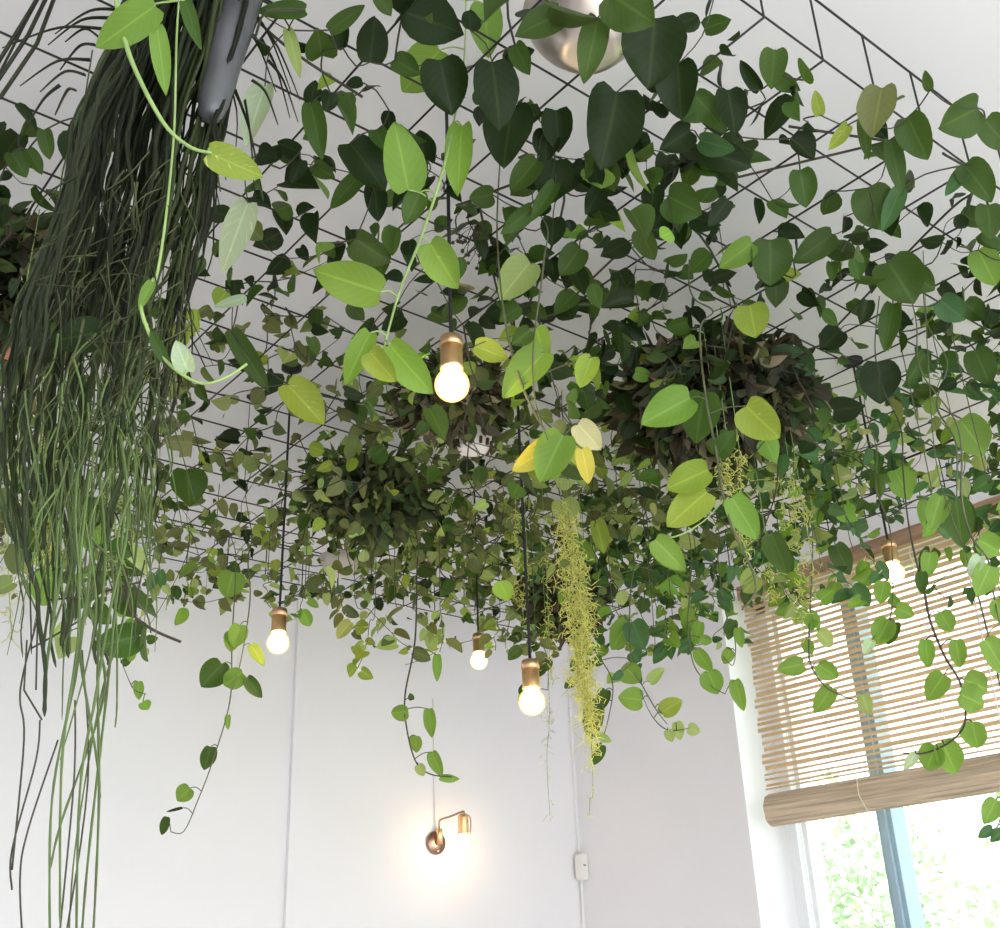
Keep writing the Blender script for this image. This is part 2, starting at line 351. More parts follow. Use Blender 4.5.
for zz, k in ((-h_, .75), (-h_ * .8, 1), (h_ * .8, 1), (h_, .75)):
    for (a, b) in ((-w_ * k, d_ * .6), (-w_ * k * .7, -d_), (w_ * k * .7, -d_), (w_ * k, d_ * .6)):
        V.append(c + (a, b, zz))
Fc = [(4 * i + j, 4 * i + (j + 1) % 4, 4 * i + 4 + (j + 1) % 4, 4 * i + 4 + j) for i in range(3) for j in range(4)] + [(3, 2, 1, 0), (12, 13, 14, 15)]
m.add(V, Fc); m.build('housing', M['plastic'], s, smooth=False)
m = MB(); m.box(c + (-.008, -d_ - .002, .004), c + (.008, -d_ + .001, .009)); m.build('lens', M['lens'], s, smooth=False)
m = MB(); m.tube([c + (.0, .02, h_ * .9), c + (.002, .024, .9)], .002, 6); m.tube([c + (.0, .02, -h_ * .9), c + (.0, .024, -.5)], .003, 6); m.build('cable', M['plastic'], s)

# ------------------------------------------------------------------ wire grid tray
gx = [3.143 - .1519 * k for k in range(26)]
gy = [.7177 + .1473 * k for k in range(20)]
gr = empty('wire_grid', (1.4, 2.1, MESH_Z), 'dark square wire grid hung under the ceiling, tangled with vines', 'grid')
m = MB(); x0, x1, y0, y1 = gx[-1], gx[0], gy[0], gy[-1]
def wob(a, b, r):
    a = np.array(a, float); b = np.array(b, float); n = 9
    P = np.array([a + (b - a) * t for t in np.linspace(0, 1, n)]); P[1:-1, 2] += rng.normal(0, .0018, n - 2); P[1:-1, :2] += rng.normal(0, .001, (n - 2, 2))
    m.tube(P, r, 6)
for x in gx: wob((x, y0, MESH_Z), (x, y1, MESH_Z), .0021)
for y in gy: wob((x0, y, MESH_Z + .005), (x1, y, MESH_Z + .005), .0021)
m.build('wires', M['wire'], gr)
m = MB(); zt_ = MESH_Z + .148
wob((x0, y0, zt_), (x1, y0, zt_), .0024); wob((x0, y1, zt_), (x1, y1, zt_), .0024); wob((x1, y0, zt_), (x1, y1, zt_), .0024); wob((x0, y0, zt_), (x0, y1, zt_), .0024)
for x in gx: m.tube([(x, y0, MESH_Z), (x, y0, zt_ + .004)], .0021, 6); m.tube([(x, y1, MESH_Z), (x, y1, zt_ + .004)], .0021, 6)
for y in gy: m.tube([(x1, y, MESH_Z), (x1, y, zt_ + .004)], .0021, 6); m.tube([(x0, y, MESH_Z), (x0, y, zt_ + .004)], .0021, 6)
m.build('upturned_rim', M['wire'], gr)
for (hx, hy) in ((gx[3], gy[4]), (gx[3], gy[14]), (gx[12], gy[14]), (gx[20], gy[14]), (gx[9], gy[4])):
    m = MB(); m.tube([(hx, hy, MESH_Z), (hx, hy, CEIL_Z)], .0012, 5); m.lathe([(0, 0), (.012, 0), (.012, -.006), (.003, -.014)], (hx, hy, CEIL_Z), n=12); m.build('hanger', M['wire'], gr)

# ------------------------------------------------------------------ pendant bulbs
PEND = [((452, 385), 1.906, .030, 'bare pendant bulb hanging lowest before the ceiling greenery, largest in view'),
        ((532, 702), 2.47, .0295, 'pendant bulb on the longest black cord, hanging clear below the foliage'),
        ((278, 643), 2.90, .029, 'pendant bulb hanging by the heart-leaf vine in front of the back wall'),
        ((479, 661), 3.70, .029, 'smallest-looking pendant bulb above the copper wall lamp'),
        ((894, 573), 3.05, .029, 'pendant bulb hanging in front of the bamboo blind')]
for (u, v), t, r, lab in PEND:
    c = at_depth(u, v, t)
    p = empty('pendant_bulb', c, lab, 'pendant lamp', 'bare pendant bulbs in brass sockets')
    top = CEIL_Z
    m = MB(); a = c + (0, 0, r * 3.15); n = 10
    P = np.array([a + (np.array([c[0], c[1], top]) - a) * q for q in np.linspace(0, 1, n)]); m.tube(P, .0034, 8); m.build('cord', M['cord'], p)
    m = MB(); m.lathe([(0, .022), (.010, .022), (.019, .018), (.021, .008), (.021, 0), (.017, -.002)], c + (0, 0, r * 2.55)); m.build('socket_cap', M['oldbrass'], p)
    m = MB(); m.lathe([(.017, .0), (.0195, -.001), (.0195, -.038), (.0205, -.041), (.0205, -.046), (.016, -.046), (.016, -.02), (0, -.02)], c + (0, 0, r * 2.55)); m.build('socket', M['brass'], p)
    m = MB(); m.lathe([(0, 0), (.030, 0), (.030, -.010), (.006, -.022)], (c[0], c[1], CEIL_Z), n=20); m.build('ceiling_rose', M['cord'], p)
    brass_bulb(p, c, r, M['bulb_core'])

# ------------------------------------------------------------------ canopy: leaf places per plant
PLANTS = [  # crown (u, v), kind (paler greens where the canopy looks lit), label
 (600, 70, 'pothos', 'pothos in the steel bowl planter with the biggest dark leaves'),
 (70, 150, 'pothos', 'small sparse creeper on the wire grid left of the hanging cactus'),
 (370, 130, 'pothos', 'dark leafy vine on the open wire grid right of the hanging cactus'),
 (750, 120, 'pothos', 'glossy dark vine climbing the wire grid by its upturned rim'),
 (950, 240, 'pothos', 'round-leaved vine on the grid corner above the bamboo blind'),
 (520, 240, 'pothos', 'loose vine on the grid above and beside the largest-looking bulb'),
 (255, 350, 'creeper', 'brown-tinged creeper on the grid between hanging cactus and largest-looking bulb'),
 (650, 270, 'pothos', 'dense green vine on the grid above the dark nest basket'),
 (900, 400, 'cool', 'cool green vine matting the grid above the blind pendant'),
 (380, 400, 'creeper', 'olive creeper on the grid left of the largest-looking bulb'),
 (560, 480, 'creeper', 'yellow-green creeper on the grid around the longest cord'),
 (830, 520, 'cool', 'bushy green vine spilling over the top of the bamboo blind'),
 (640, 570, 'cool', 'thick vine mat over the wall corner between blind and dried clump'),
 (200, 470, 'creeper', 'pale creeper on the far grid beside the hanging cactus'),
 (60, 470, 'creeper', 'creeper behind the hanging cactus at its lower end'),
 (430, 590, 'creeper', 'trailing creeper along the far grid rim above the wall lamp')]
DENS = [
 [0,0,0,0,1,2,1,3,3,4,5,4,5,5,4,1,0,0,0,0],
 [0,0,0,0,1,1,3,4,4,5,4,2,4,6,5,3,1,1,0,0],
 [2,1,0,0,1,2,4,4,4,5,5,4,5,6,5,2,2,2,1,1],
 [2,2,1,0,2,3,4,4,4,4,5,5,6,6,4,2,3,4,2,2],
 [4,4,2,2,4,4,4,4,3,4,5,5,6,6,5,3,3,4,3,4],
 [5,5,3,3,5,5,5,3,3,5,6,6,6,6,5,3,4,5,5,6],
 [5,5,4,5,5,5,4,2,2,5,6,6,7,7,5,3,5,6,6,7],
 [4,4,4,5,4,4,5,6,6,6,7,7,8,9,9,8,3,5,6,8],
 [4,4,4,6,4,4,5,8,8,7,7,8,8,9,9,9,8,7,7,7],
 [5,5,5,7,6,6,8,9,8,8,8,8,9,9,9,9,9,8,6,6],
 [5,5,6,7,7,8,9,9,9,9,9,9,9,9,9,9,8,4,2,3],
 [3,3,4,5,5,5,6,8,8,8,9,9,9,9,8,6,2,1,1,1],
 [0,0,0,0,0,0,0,1,2,3,4,5,4,3,2,0,0,0,0,0]]
def density(u, v):
    i = int(math.floor(v / 50)); j = int(math.floor(u / 50))
    if i >= 13: return 0
    return DENS[max(i, 0)][min(max(j, 0), 19)]
seeds = np.array([at_z(u, v, MESH_Z)[:2] for u, v, *_ in PLANTS])
plant_leaf = [MB() for _ in PLANTS]; plant_nodes = [[] for _ in PLANTS]
BOWL = at_z(588, 28, MESH_Z + .02)
def clampP(P):
    d = P - EYE; k = 1.0
    if P[1] > 3.58: k = min(k, 3.58 / P[1])
    if P[0] > 3.28: k = min(k, 3.28 / P[0])
    return EYE + d * k
FRONT = []        # places of the broad leaves, so that small ones do not grow over them
def guard(u0, v0, u1, v1, w, depth):
    for q in (.15, .5, .85): FRONT.append((u0 + (u1 - u0) * q, v0 + (v1 - v0) * q, depth + .03, max(w * .45, 7)))
def hidden_in_front(P, dP):
    c = R @ (P - EYE); u = 500 + F * c[0] / c[2]; v = 464 + F * c[1] / c[2]
    A = hidden_in_front.A
    return bool(((dP < A[:, 2]) & ((A[:, 0] - u) ** 2 + (A[:, 1] - v) ** 2 < (A[:, 3] + 10) ** 2)).any())

# broad leaves lying on or just under the grid: stalk end, tip, width, colour, drop below the grid
BIG = [
 (370,62,375,16,30,'d',.05),(343,48,343,18,16,'d',.03),(440,60,452,116,44,'d',.06),(492,62,500,132,44,'d',.08),(512,108,503,168,46,'d',.06),
 (425,160,420,130,26,'d',.05),(350,143,385,192,40,'d',.06),(374,185,378,222,22,'d',.05),(360,175,330,209,18,'m',.05),(493,195,469,198,22,'m',.06),
 (537,160,510,191,24,'m',.08),(555,160,548,205,38,'d',.06),(532,208,500,234,18,'m',.1),(555,184,531,222,16,'m',.1),(547,130,545,162,26,'d',.04),
 (598,18,584,84,28,'m',.12),(610,-6,655,24,50,'m',.12),(655,18,648,90,60,'d',.12),(617,92,600,170,58,'d',.10),(580,248,560,276,26,'m',.06),
 (553,218,552,246,24,'d',.05),(530,262,500,300,34,'l',.12),(385,245,378,284,18,'m',.12),(775,50,771,90,26,'m',.05),(882,88,872,138,36,'o',.05),
 (862,120,869,160,12,'m',.06),(908,117,928,160,32,'m',.05),(978,108,938,128,40,'m',.05),(890,140,902,196,18,'m',.05),(900,190,882,232,18,'c',.06),
 (868,188,880,230,40,'m',.05),(800,170,806,208,26,'m',.05),(965,165,992,202,30,'m',.05),(970,166,945,196,16,'c',.05),(988,205,990,240,26,'m',.05),
 (978,250,996,286,28,'b',.06),(700,150,752,167,30,'d',.05),(668,196,702,214,38,'m',.06),(728,200,708,226,18,'d',.05),(752,243,719,268,24,'b',.07),
 (770,240,770,286,40,'m',.06),(832,235,793,263,26,'m',.05),(888,262,914,304,46,'m',.05),(831,262,832,282,11,'m',.04),(728,90,735,136,30,'d',.05),
 (695,95,726,133,24,'m',.05),(678,64,681,120,40,'d',.06),(310,104,316,80,18,'d',.03),(330,92,326,112,18,'d',.03),(311,104,322,160,22,'m',.06),
 (300,152,277,142,18,'d',.04),(302,160,291,183,15,'d',.04),(314,165,335,178,16,'m',.04),(250,226,262,240,20,'o',.04),(12,152,26,178,20,'m',.04),
 (28,150,42,175,14,'m',.04),(45,130,50,160,16,'m',.04),(305,10,257,12,18,'m',.06),(288,30,300,78,13,'l',.06),(265,86,246,146,26,'v',.10),
 (248,203,222,273,28,'v',.10),(232,332,269,392,20,'m',.12),(245,298,214,307,10,'v',.10),(233,572,226,598,26,'b',.15),(187,470,190,506,34,'m',.08),
 (562,500,570,526,26,'l',.12),(596,521,604,554,17,'Y',.10),(570,534,598,563,16,'b',.10),(878,362,880,404,38,'d',.05),(893,304,885,352,20,'m',.06),
 (925,353,905,386,17,'m',.05),(958,502,963,546,26,'m',.1),(927,500,930,532,22,'b',.1),(655,540,686,572,24,'b',.12),(770,535,792,575,24,'m',.12),
 (287,384,324,425,34,'Y',.22),(960,420,985,455,34,'b',.08),(895,470,910,500,24,'b',.08),(930,90,925,70,10,'m',.03),
 (790,350,812,375,26,'c',.05),(700,140,735,150,22,'c',.05),(835,545,850,575,20,'m',.1),(760,90,740,60,14,'d',.03),(820,115,815,90,12,'Y',.03),
 (848,125,828,150,14,'Y',.04),(395,60,420,75,22,'m',.05),(470,30,470,10,20,'d',.04),(330,30,365,5,16,'m',.04),(515,45,530,75,20,'m',.05),
 (655,185,650,215,22,'d',.05),(690,130,660,150,28,'d',.05),(600,190,585,215,20,'d',.04),(640,230,655,260,22,'m',.05),(505,60,535,50,18,'d',.03),
 (985,120,1010,150,30,'m',.05),(940,300,965,320,26,'c',.05),(975,350,990,385,28,'m',.06),(905,270,935,290,26,'m',.05),(840,330,820,350,24,'d',.04)]
for (bu, bv, tu, tv, w, cls, drop) in BIG:
    P = at_z(bu, bv, MESH_Z - drop); P = clampP(P)
    k = int(np.argmin(((seeds - P[:2]) ** 2).sum(1)))
    hero_geom(None, bu, bv, tu, tv, w, cls, P, plant_leaf[k]); plant_nodes[k].append(P); guard(bu, bv, tu, tv, w, depth_of(P))

def mst_tubes(nodes, mb, r0=.0013):
    N = np.array(nodes); n = len(N)
    if n < 2: return
    inT = np.zeros(n, bool); inT[0] = True
    dist = ((N - N[0]) ** 2).sum(1); par = np.zeros(n, int)
    for _ in range(n - 1):
        dd = np.where(inT, 1e9, dist); j = int(np.argmin(dd)); a, b = N[par[j]], N[j]; inT[j] = True
        L = np.linalg.norm(a - b)
        if .004 < L < .45:
            mid = (a + b) / 2 + rng.normal(0, .12 * L, 3); mid[2] += -.05 * L
            mb.tube(smooth_path([a, mid, b], 3 if L > .06 else 2), r0 * rng.uniform(.8, 1.5), 4, cap=False)
        nd = ((N - N[j]) ** 2).sum(1); upd = nd < dist; dist = np.where(upd, nd, dist); par = np.where(upd, j, par)

plant_obj = []
for k, (u, v, sp, lab) in enumerate(PLANTS):
    plant_obj.append(empty('trailing_pothos' if sp == 'pothos' else ('climbing_vine' if sp == 'cool' else 'creeping_vine'), np.array([*seeds[k], MESH_Z]), lab, 'plant', 'leafy vines woven through the wire grid'))
def nearest_plant(P): return plant_obj[int(np.argmin(((seeds - np.asarray(P)[:2]) ** 2).sum(1)))]

# ------------------------------------------------------------------ hanging vines followed one by one
def vine(path, rho, leaves, mat='stem_dark', r=.0022, name='hanging_vine', climb=True, plant=None, rho2=None):
    n = len(path); r2 = rho if rho2 is None else rho2
    P = [at_rho(u, v, rho + (r2 - rho) * i / max(n - 1, 1)) for i, (u, v) in enumerate(path)]
    if climb and P[0][2] < MESH_Z - .05:
        g0 = P[0]; hh = MESH_Z - g0[2]; P = [np.array([g0[0] + rng.normal(0, .03), g0[1] + rng.normal(0, .03), MESH_Z])] + [g0 + np.array([rng.normal(0, .014), rng.normal(0, .014), hh * q_]) for q_ in (.75, .5, .25)] + P
    S = smooth_path(P, 8); par = nearest_plant(P[0]) if plant is None else plant
    m = MB(); m.tube(S, np.interp(np.linspace(0, 1, len(S)), [0, .35, .5, 1], [r * .5, r * .65, r, r * .6]), 7); vo = m.build(name, M[mat], par)
    px = np.array([[500 + F * (R[0] @ (q - EYE)) / depth_of(q), 464 + F * (R[1] @ (q - EYE)) / depth_of(q)] for q in S])
    for (a_, b_), q_ in zip(px[::2], S[::2]): FRONT.append((a_, b_, depth_of(q_), 1.0))
    for (bu, bv, tu, tv, w, cls) in leaves:
        i = int(np.argmin(((px - (bu, bv)) ** 2).sum(1)))
        vdir = 1.0
        t = depth_of(S[i]) + rng.uniform(-.02, .01); B = at_depth(bu, bv, t)
        guard(bu, bv, tu, tv, w, t); m = MB(); hero_geom(None, bu, bv, tu, tv, w, cls, B, m); lo = m.build('leaf', M['leaf'], vo, colors=True)
        if np.linalg.norm(B - S[i]) > .004:
            mid = (B + S[i]) / 2 + (0, 0, .006); q = MB(); q.tube(smooth_path([S[i], mid, B], 4), .0013, 5); q.build('leaf_stalk', M[mat], vo)
    return vo
# bright pothos vine crossing in front of the grid
vine([(466,-25),(464,60),(452,130),(440,180),(420,240),(400,290),(384,347)], 1.40, [
 (484,4,489,58,32,'b'),(440,50,402,92,42,'b'),(408,190,394,122,40,'b'),(462,126,458,197,28,'b'),(430,243,458,289,34,'b'),
 (380,292,313,270,40,'b'),(370,333,345,385,24,'b'),(370,352,396,382,26,'Y'),(390,345,433,394,34,'b'),(420,192,405,225,22,'m')], 'stem_green', .0026, rho2=1.38)
vine([(113,-25),(125,40),(140,80),(165,125),(190,147),(212,153)], 1.01, [
 (155,6,96,48,34,'b'),(157,27,166,96,18,'b'),(185,0,201,50,14,'m'),(209,153,263,177,30,'Y'),(150,20,120,14,18,'b')], 'stem_green', .0030)
vine([(158,270),(141,300),(150,335),(170,365),(200,383),(225,378),(247,364)], 1.04, [
 (152,282,139,310,11,'b'),(188,372,176,340,20,'v'),(165,360,150,330,12,'m')], 'stem_green', .0022)
vine([(500,160),(497,235),(505,320),(522,385),(545,430),(562,440)], 1.70, [
 (545,352,503,398,34,'b'),(536,328,546,360,24,'b'),(475,346,508,359,22,'Y'),(592,357,580,388,22,'Y'),(557,440,512,471,26,'y'),
 (563,435,540,483,36,'b'),(578,424,601,450,24,'p'),(582,449,589,484,18,'y')], 'stem_mid', .0028)
vine([(541,285),(533,350),(535,400),(548,440)], 1.66, [(530,330,512,345,18,'m')], 'stem_mid', .0020)
vine([(700,330),(706,400),(716,450),(722,490),(733,530),(752,570),(755,592),(742,610)], 2.0, [
 (690,398,641,424,36,'b'),(704,393,696,444,38,'m'),(746,406,780,438,38,'Y'),(708,470,666,489,30,'Y'),(707,492,667,527,34,'Y'),
 (732,498,758,540,26,'b'),(772,534,788,574,24,'m'),(750,305,756,338,34,'Y'),(718,455,735,430,20,'m')], 'stem_mid', .0030)
vine([(723,500),(705,520),(680,535),(655,540)], 1.98, [(655,540,684,570,24,'b')], 'stem_green', .0020, climb=False)
# lower trailing vines
vine([(248,560),(250,600),(241,660),(232,690)], 3.0, [(240,625,234,648,18,'b'),(247,678,262,698,13,'m'),(251,645,264,666,12,'Y'),(242,672,224,686,20,'b')], 'stem_mid', .0022)
vine([(236,560),(232,640),(230,700),(213,760),(198,800),(184,831),(171,832)], 3.05, [
 (222,664,201,687,26,'m'),(232,632,231,652,16,'b'),(222,664,226,684,14,'m'),(211,747,204,770,15,'m'),(190,788,177,801,17,'b'),(167,817,162,835,9,'m'),(228,715,228,730,6,'b'),(182,808,166,812,3,'d')], 'stem_mid', .0020)
vine([(417,570),(415,640),(405,695),(407,730),(416,762),(430,774),(452,777)], 3.1, [
 (437,655,437,682,9,'b'),(408,711,391,713,16,'b'),(429,709,432,738,12,'b'),(416,736,416,753,13,'b'),(432,752,442,776,13,'b'),(440,777,460,779,8,'b'),(418,765,424,776,10,'l'),(412,700,410,693,6,'m')], 'stem_dark', .0027)
vine([(405,665),(420,660),(436,652)], 3.1, [], 'stem_mid', .0015, climb=False)
vine([(630,600),(630,640),(632,668),(642,685),(655,708),(667,724)], 2.95, [
 (628,622,612,650,22,'b'),(632,622,644,650,24,'c'),(642,700,618,697,22,'b'),(626,668,640,682,22,'b'),(650,682,664,668,12,'l'),(602,660,590,664,11,'m'),(660,705,674,712,14,'b'),(632,652,640,662,16,'c'),(622,672,612,680,8,'c')], 'stem_mid', .0022)
vine([(690,590),(688,628),(694,665),(710,685),(725,694)], 2.9, [
 (697,650,712,672,14,'b'),(700,622,694,645,12,'b'),(708,672,718,694,22,'b'),(700,638,712,642,10,'b'),(735,680,744,711,14,'b'),(690,645,678,652,10,'c')], 'stem_mid', .0022)
vine([(718,560),(725,610),(735,640),(733,665),(722,655)], 2.9, [(733,620,728,640,12,'m'),(738,628,742,648,10,'b'),(730,650,724,664,12,'b')], 'stem_mid', .0018)
vine([(640,690),(652,716),(668,730),(690,728)], 2.95, [(662,712,682,700,18,'Y'),(676,722,680,740,12,'l'),(688,728,700,732,12,'l'),(668,730,672,742,10,'l')], 'stem_dark', .0016, climb=False)
vine([(812,570),(809,640),(811,665),(825,686),(843,696),(862,702)], 2.7, [
 (803,664,777,670,18,'b'),(818,664,838,678,18,'b'),(832,688,814,713,18,'b'),(862,694,869,715,14,'l'),(808,612,795,622,16,'b'),(820,600,833,590,16,'b'),(806,640,812,655,12,'b')], 'stem_mid', .0024)
vine([(903,470),(908,520),(916,560),(924,590),(930,620),(944,655),(961,685),(965,722),(950,742),(925,753),(903,753)], 2.3, [
 (940,612,952,632,18,'b'),(926,640,928,668,15,'b'),(956,640,960,668,16,'b'),(944,675,927,700,22,'b'),(960,694,984,706,28,'b'),(964,680,988,690,24,'b'),
 (972,722,978,748,24,'b'),(936,746,926,770,24,'b'),(942,742,956,774,26,'b'),(916,754,904,770,10,'v'),(930,552,926,578,16,'b'),(922,572,922,594,12,'m')], 'stem_dark', .0026)
vine([(962,500),(972,537),(988,560),(993,590),(1000,625)], 2.15, [
 (978,540,1000,552,24,'b'),(990,566,976,596,24,'b'),(980,556,970,576,13,'v'),(985,640,1006,675,24,'b'),(995,600,1004,624,18,'b')], 'stem_mid', .0024)
vine([(1003,700),(1006,760),(1000,820),(990,830)], 2.2, [(996,800,984,824,18,'b'),(992,828,978,838,10,'c'),(1004,830,990,842,10,'c')], 'stem_mid', .002)
vine([(955,440),(957,480),(956,505)], 2.3, [(956,500,962,548,26,'m'),(940,496,930,530,22,'b')], 'stem_mid', .0022)
vine([(890,530),(893,590),(890,620)], 2.6, [(884,582,880,604,16,'b'),(896,608,914,616,16,'b'),(889,620,876,644,22,'b'),(872,640,864,654,11,'v'),(895,622,888,645,16,'m')], 'stem_mid', .002)
vine([(470,610),(515,612),(545,650),(548,690)], 2.9, [(520,648,508,660,12,'m'),(545,660,535,652,10,'o'),(530,692,518,702,12,'y'),(515,612,505,620,9,'o')], 'stem_mid', .0015, climb=False)
vine([(113,640),(128,678),(135,690),(146,694)], 2.8, [(132,650,130,662,9,'b'),(138,682,139,700,10,'b'),(143,702,148,710,12,'b'),(122,664,132,658,8,'m')], 'stem_mid', .0016, climb=False)
vine([(150,575),(147,620),(145,650)], 3.0, [(147,640,158,638,9,'m'),(145,648,144,658,8,'l'),(160,570,163,590,9,'c'),(155,575,148,592,10,'c')], 'stem_mid', .0012)
vine([(185,560),(165,600),(145,632)], 3.0, [(165,585,170,595,8,'l')], 'stem_dark', .0012)
vine([(590,640),(612,680),(608,720),(600,745)], 3.0, [(598,700,590,740,20,'o'),(606,690,598,712,14,'m'),(596,735,612,742,9,'l'),(602,745,594,765,12,'m')], 'stem_dark', .0018)

# ------------------------------------------------------------------ the small leaves of every plant
hidden_in_front.A = np.array(FRONT)
for i in range(-2, 13):
    for j in range(-3, 23):
        c = density(j * 50 + 25, i * 50 + 25)
        if i < 0: c = min(c, 4)
        if c == 0: continue
        u0, v0 = j * 50, i * 50
        dep = depth_of(clampP(at_z(u0 + 25, v0 + 25, MESH_Z)))
        s_px = .045 * F / dep
        n = c / 10 * 2500 * (1.75 + .075 * c) / (.62 * s_px * s_px)
        n = rng.poisson(n * (1.35 if i >= 9 and j >= 6 else 1.0))
        for _ in range(n):
            u = u0 + rng.uniform(0, 50); v = v0 + rng.uniform(0, 50)
            drop = rng.normal(.0, .025) if rng.random() < .45 else rng.exponential(.085)
            P = clampP(at_z(u, v, min(MESH_Z - drop, MESH_Z + .05)))
            if math.hypot(P[0] - BOWL[0], P[1] - BOWL[1] ) < .135: continue
            if any(abs(u - bu_) < 16 and abs(v - bv_) < 30 for bu_, bv_ in ((452, 375), (532, 690), (278, 632), (479, 652), (892, 565))): continue
            if P[1] < .70 or P[0] > 3.20 and P[2] > MESH_Z - .05: continue
            k = int(np.argmin(((seeds - P[:2]) ** 2).sum(1))); sp = PLANTS[k][2]
            L = rng.normal(.050, .012) * (1.0 if sp != 'creeper' else .92); L = min(max(L, .024), .078)
            if v < 220 and rng.random() < .10: L *= 1.4
            h = rng.normal(0, 1, 2); ax = nrm([h[0] * .6, h[1] * .6, -abs(rng.normal(.45, .4))])
            nn = nrm(rng.normal(0, 1, 3) + np.array([-.5, -.6, -.5]) * 1.0)
            q = rng.random()
            low = min(max((v - 260) / 300, 0), 1)  # lower leaves lean to paler greens, their lit look put into the colour
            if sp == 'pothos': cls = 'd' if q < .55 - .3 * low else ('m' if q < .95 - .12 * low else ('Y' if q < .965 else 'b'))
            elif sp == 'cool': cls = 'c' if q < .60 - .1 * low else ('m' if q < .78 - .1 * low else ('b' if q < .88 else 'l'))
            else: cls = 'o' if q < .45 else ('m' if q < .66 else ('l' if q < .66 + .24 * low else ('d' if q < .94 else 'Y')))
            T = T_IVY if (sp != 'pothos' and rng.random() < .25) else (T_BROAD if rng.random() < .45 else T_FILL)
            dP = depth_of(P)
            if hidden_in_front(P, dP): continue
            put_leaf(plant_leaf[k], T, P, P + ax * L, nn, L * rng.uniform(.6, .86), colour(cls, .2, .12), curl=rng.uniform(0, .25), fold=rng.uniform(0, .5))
            if rng.random() < .35: plant_nodes[k].append(P)

for k, (u, v, sp, lab) in enumerate(PLANTS):
    p = plant_obj[k]
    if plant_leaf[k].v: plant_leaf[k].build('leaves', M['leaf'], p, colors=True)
    m = MB(); mst_tubes(plant_nodes[k], m)
    # a few thick woody runners wandering along the grid
    if plant_nodes[k]:
        N = np.array(plant_nodes[k])
        for _ in range(2):
            a = N[rng.integers(len(N))]; q = N[np.argsort(((N - a) ** 2).sum(1))]; b = q[min(len(q) - 1, rng.integers(5, 60))]; e = q[min(len(q) - 1, rng.integers(60, 160))]
            a, b, e = [np.array([t[0], t[1], MESH_Z + rng.uniform(-.02, .02)]) for t in (a, b, e)]
            a, b, e = [np.array([min(max(t[0], -.5), 3.13), min(max(t[1], .73), 3.5), t[2]]) for t in (a, b, e)]
            if np.linalg.norm(a - e) < .55: m.tube(smooth_path([a, b, e], 8), .0026, 5)
    if m.v: m.build('stems', M['stem_dark'], p)

# short sprigs spilling over the far edge of the grid
def sprig(u, v, ln, n, cls, rho):
    P0 = at_rho(u, v, rho); S = [P0]; h = rng.normal(0, .012, 2)
    for i in range(6): S.append(S[-1] + np.array([h[0] + rng.normal(0, .006), h[1] + rng.normal(0, .006), -ln / 6]))
    P = [np.array([P0[0], P0[1], max(MESH_Z, P0[2] + .01)])] + S; S = smooth_path(P, 4)
    m = MB(); m.tube(S, .0013, 5); o = m.build('sprig', M['stem_mid'], nearest_plant(P0))
    m = MB()
    for i in range(n):
        q = S[-1 - int(i * (len(S) * .8) / n)]; L = rng.uniform(.035, .065); a = rng.uniform(0, 6.28)
        ax = nrm([math.cos(a), math.sin(a), -rng.uniform(.2, 1.1)]); nn = nrm(rng.normal(0, .6, 3) + np.array([-.6, -.7, .2]))
        b = q + ax * .015; m.tube([q, b], .0008, 4); put_leaf(m, T_HERO, b, b + ax * L, nn, L * rng.uniform(.6, .8), colour(cls[rng.integers(len(cls))], .2, .2), curl=.15, fold=.3)
    m.build('leaves', M['leaf'], o, colors=True)
for a in [(100,560,.12,4,'ml',3.0),(130,575,.1,4,'lb',3.0),(215,540,.18,6,'lb',3.1),(268,575,.12,4,'lY',3.2),(305,590,.08,4,'lb',3.2),(338,590,.14,5,'lo',3.3),
          (355,600,.15,7,'lo',3.3),(375,610,.18,8,'lY',3.3),(395,600,.12,6,'lo',3.3),(440,600,.16,7,'lo',3.4),(500,610,.12,5,'oY',3.4),
          (535,620,.1,5,'om',3.3),(560,640,.12,6,'om',3.3),(600,620,.16,7,'cb',3.2),(612,600,.14,7,'cb',3.2),(655,600,.12,6,'cb',3.1),(672,610,.12,6,'cb',3.1),
          (700,590,.15,7,'cb',3.1),(715,580,.12,6,'cb',3.0),(745,560,.12,6,'lb',3.0),(770,560,.12,6,'lb',2.9),(785,570,.14,6,'lb',2.9),(820,560,.1,5,'cb',2.8),
          (850,540,.08,5,'cb',2.8),(655,640,.1,5,'cl',3.1),(60,440,.2,6,'mb',1.5),(105,480,.15,6,'mb',1.5),(135,520,.14,6,'lm',1.6),(40,380,.2,6,'om',1.45),(88,530,.12,5,'mb',1.45),(20,470,.14,5,'ol',1.6),(930,480,.08,5,'cb',2.5),(985,470,.08,5,'cb',2.4)]:
    sprig(*a)

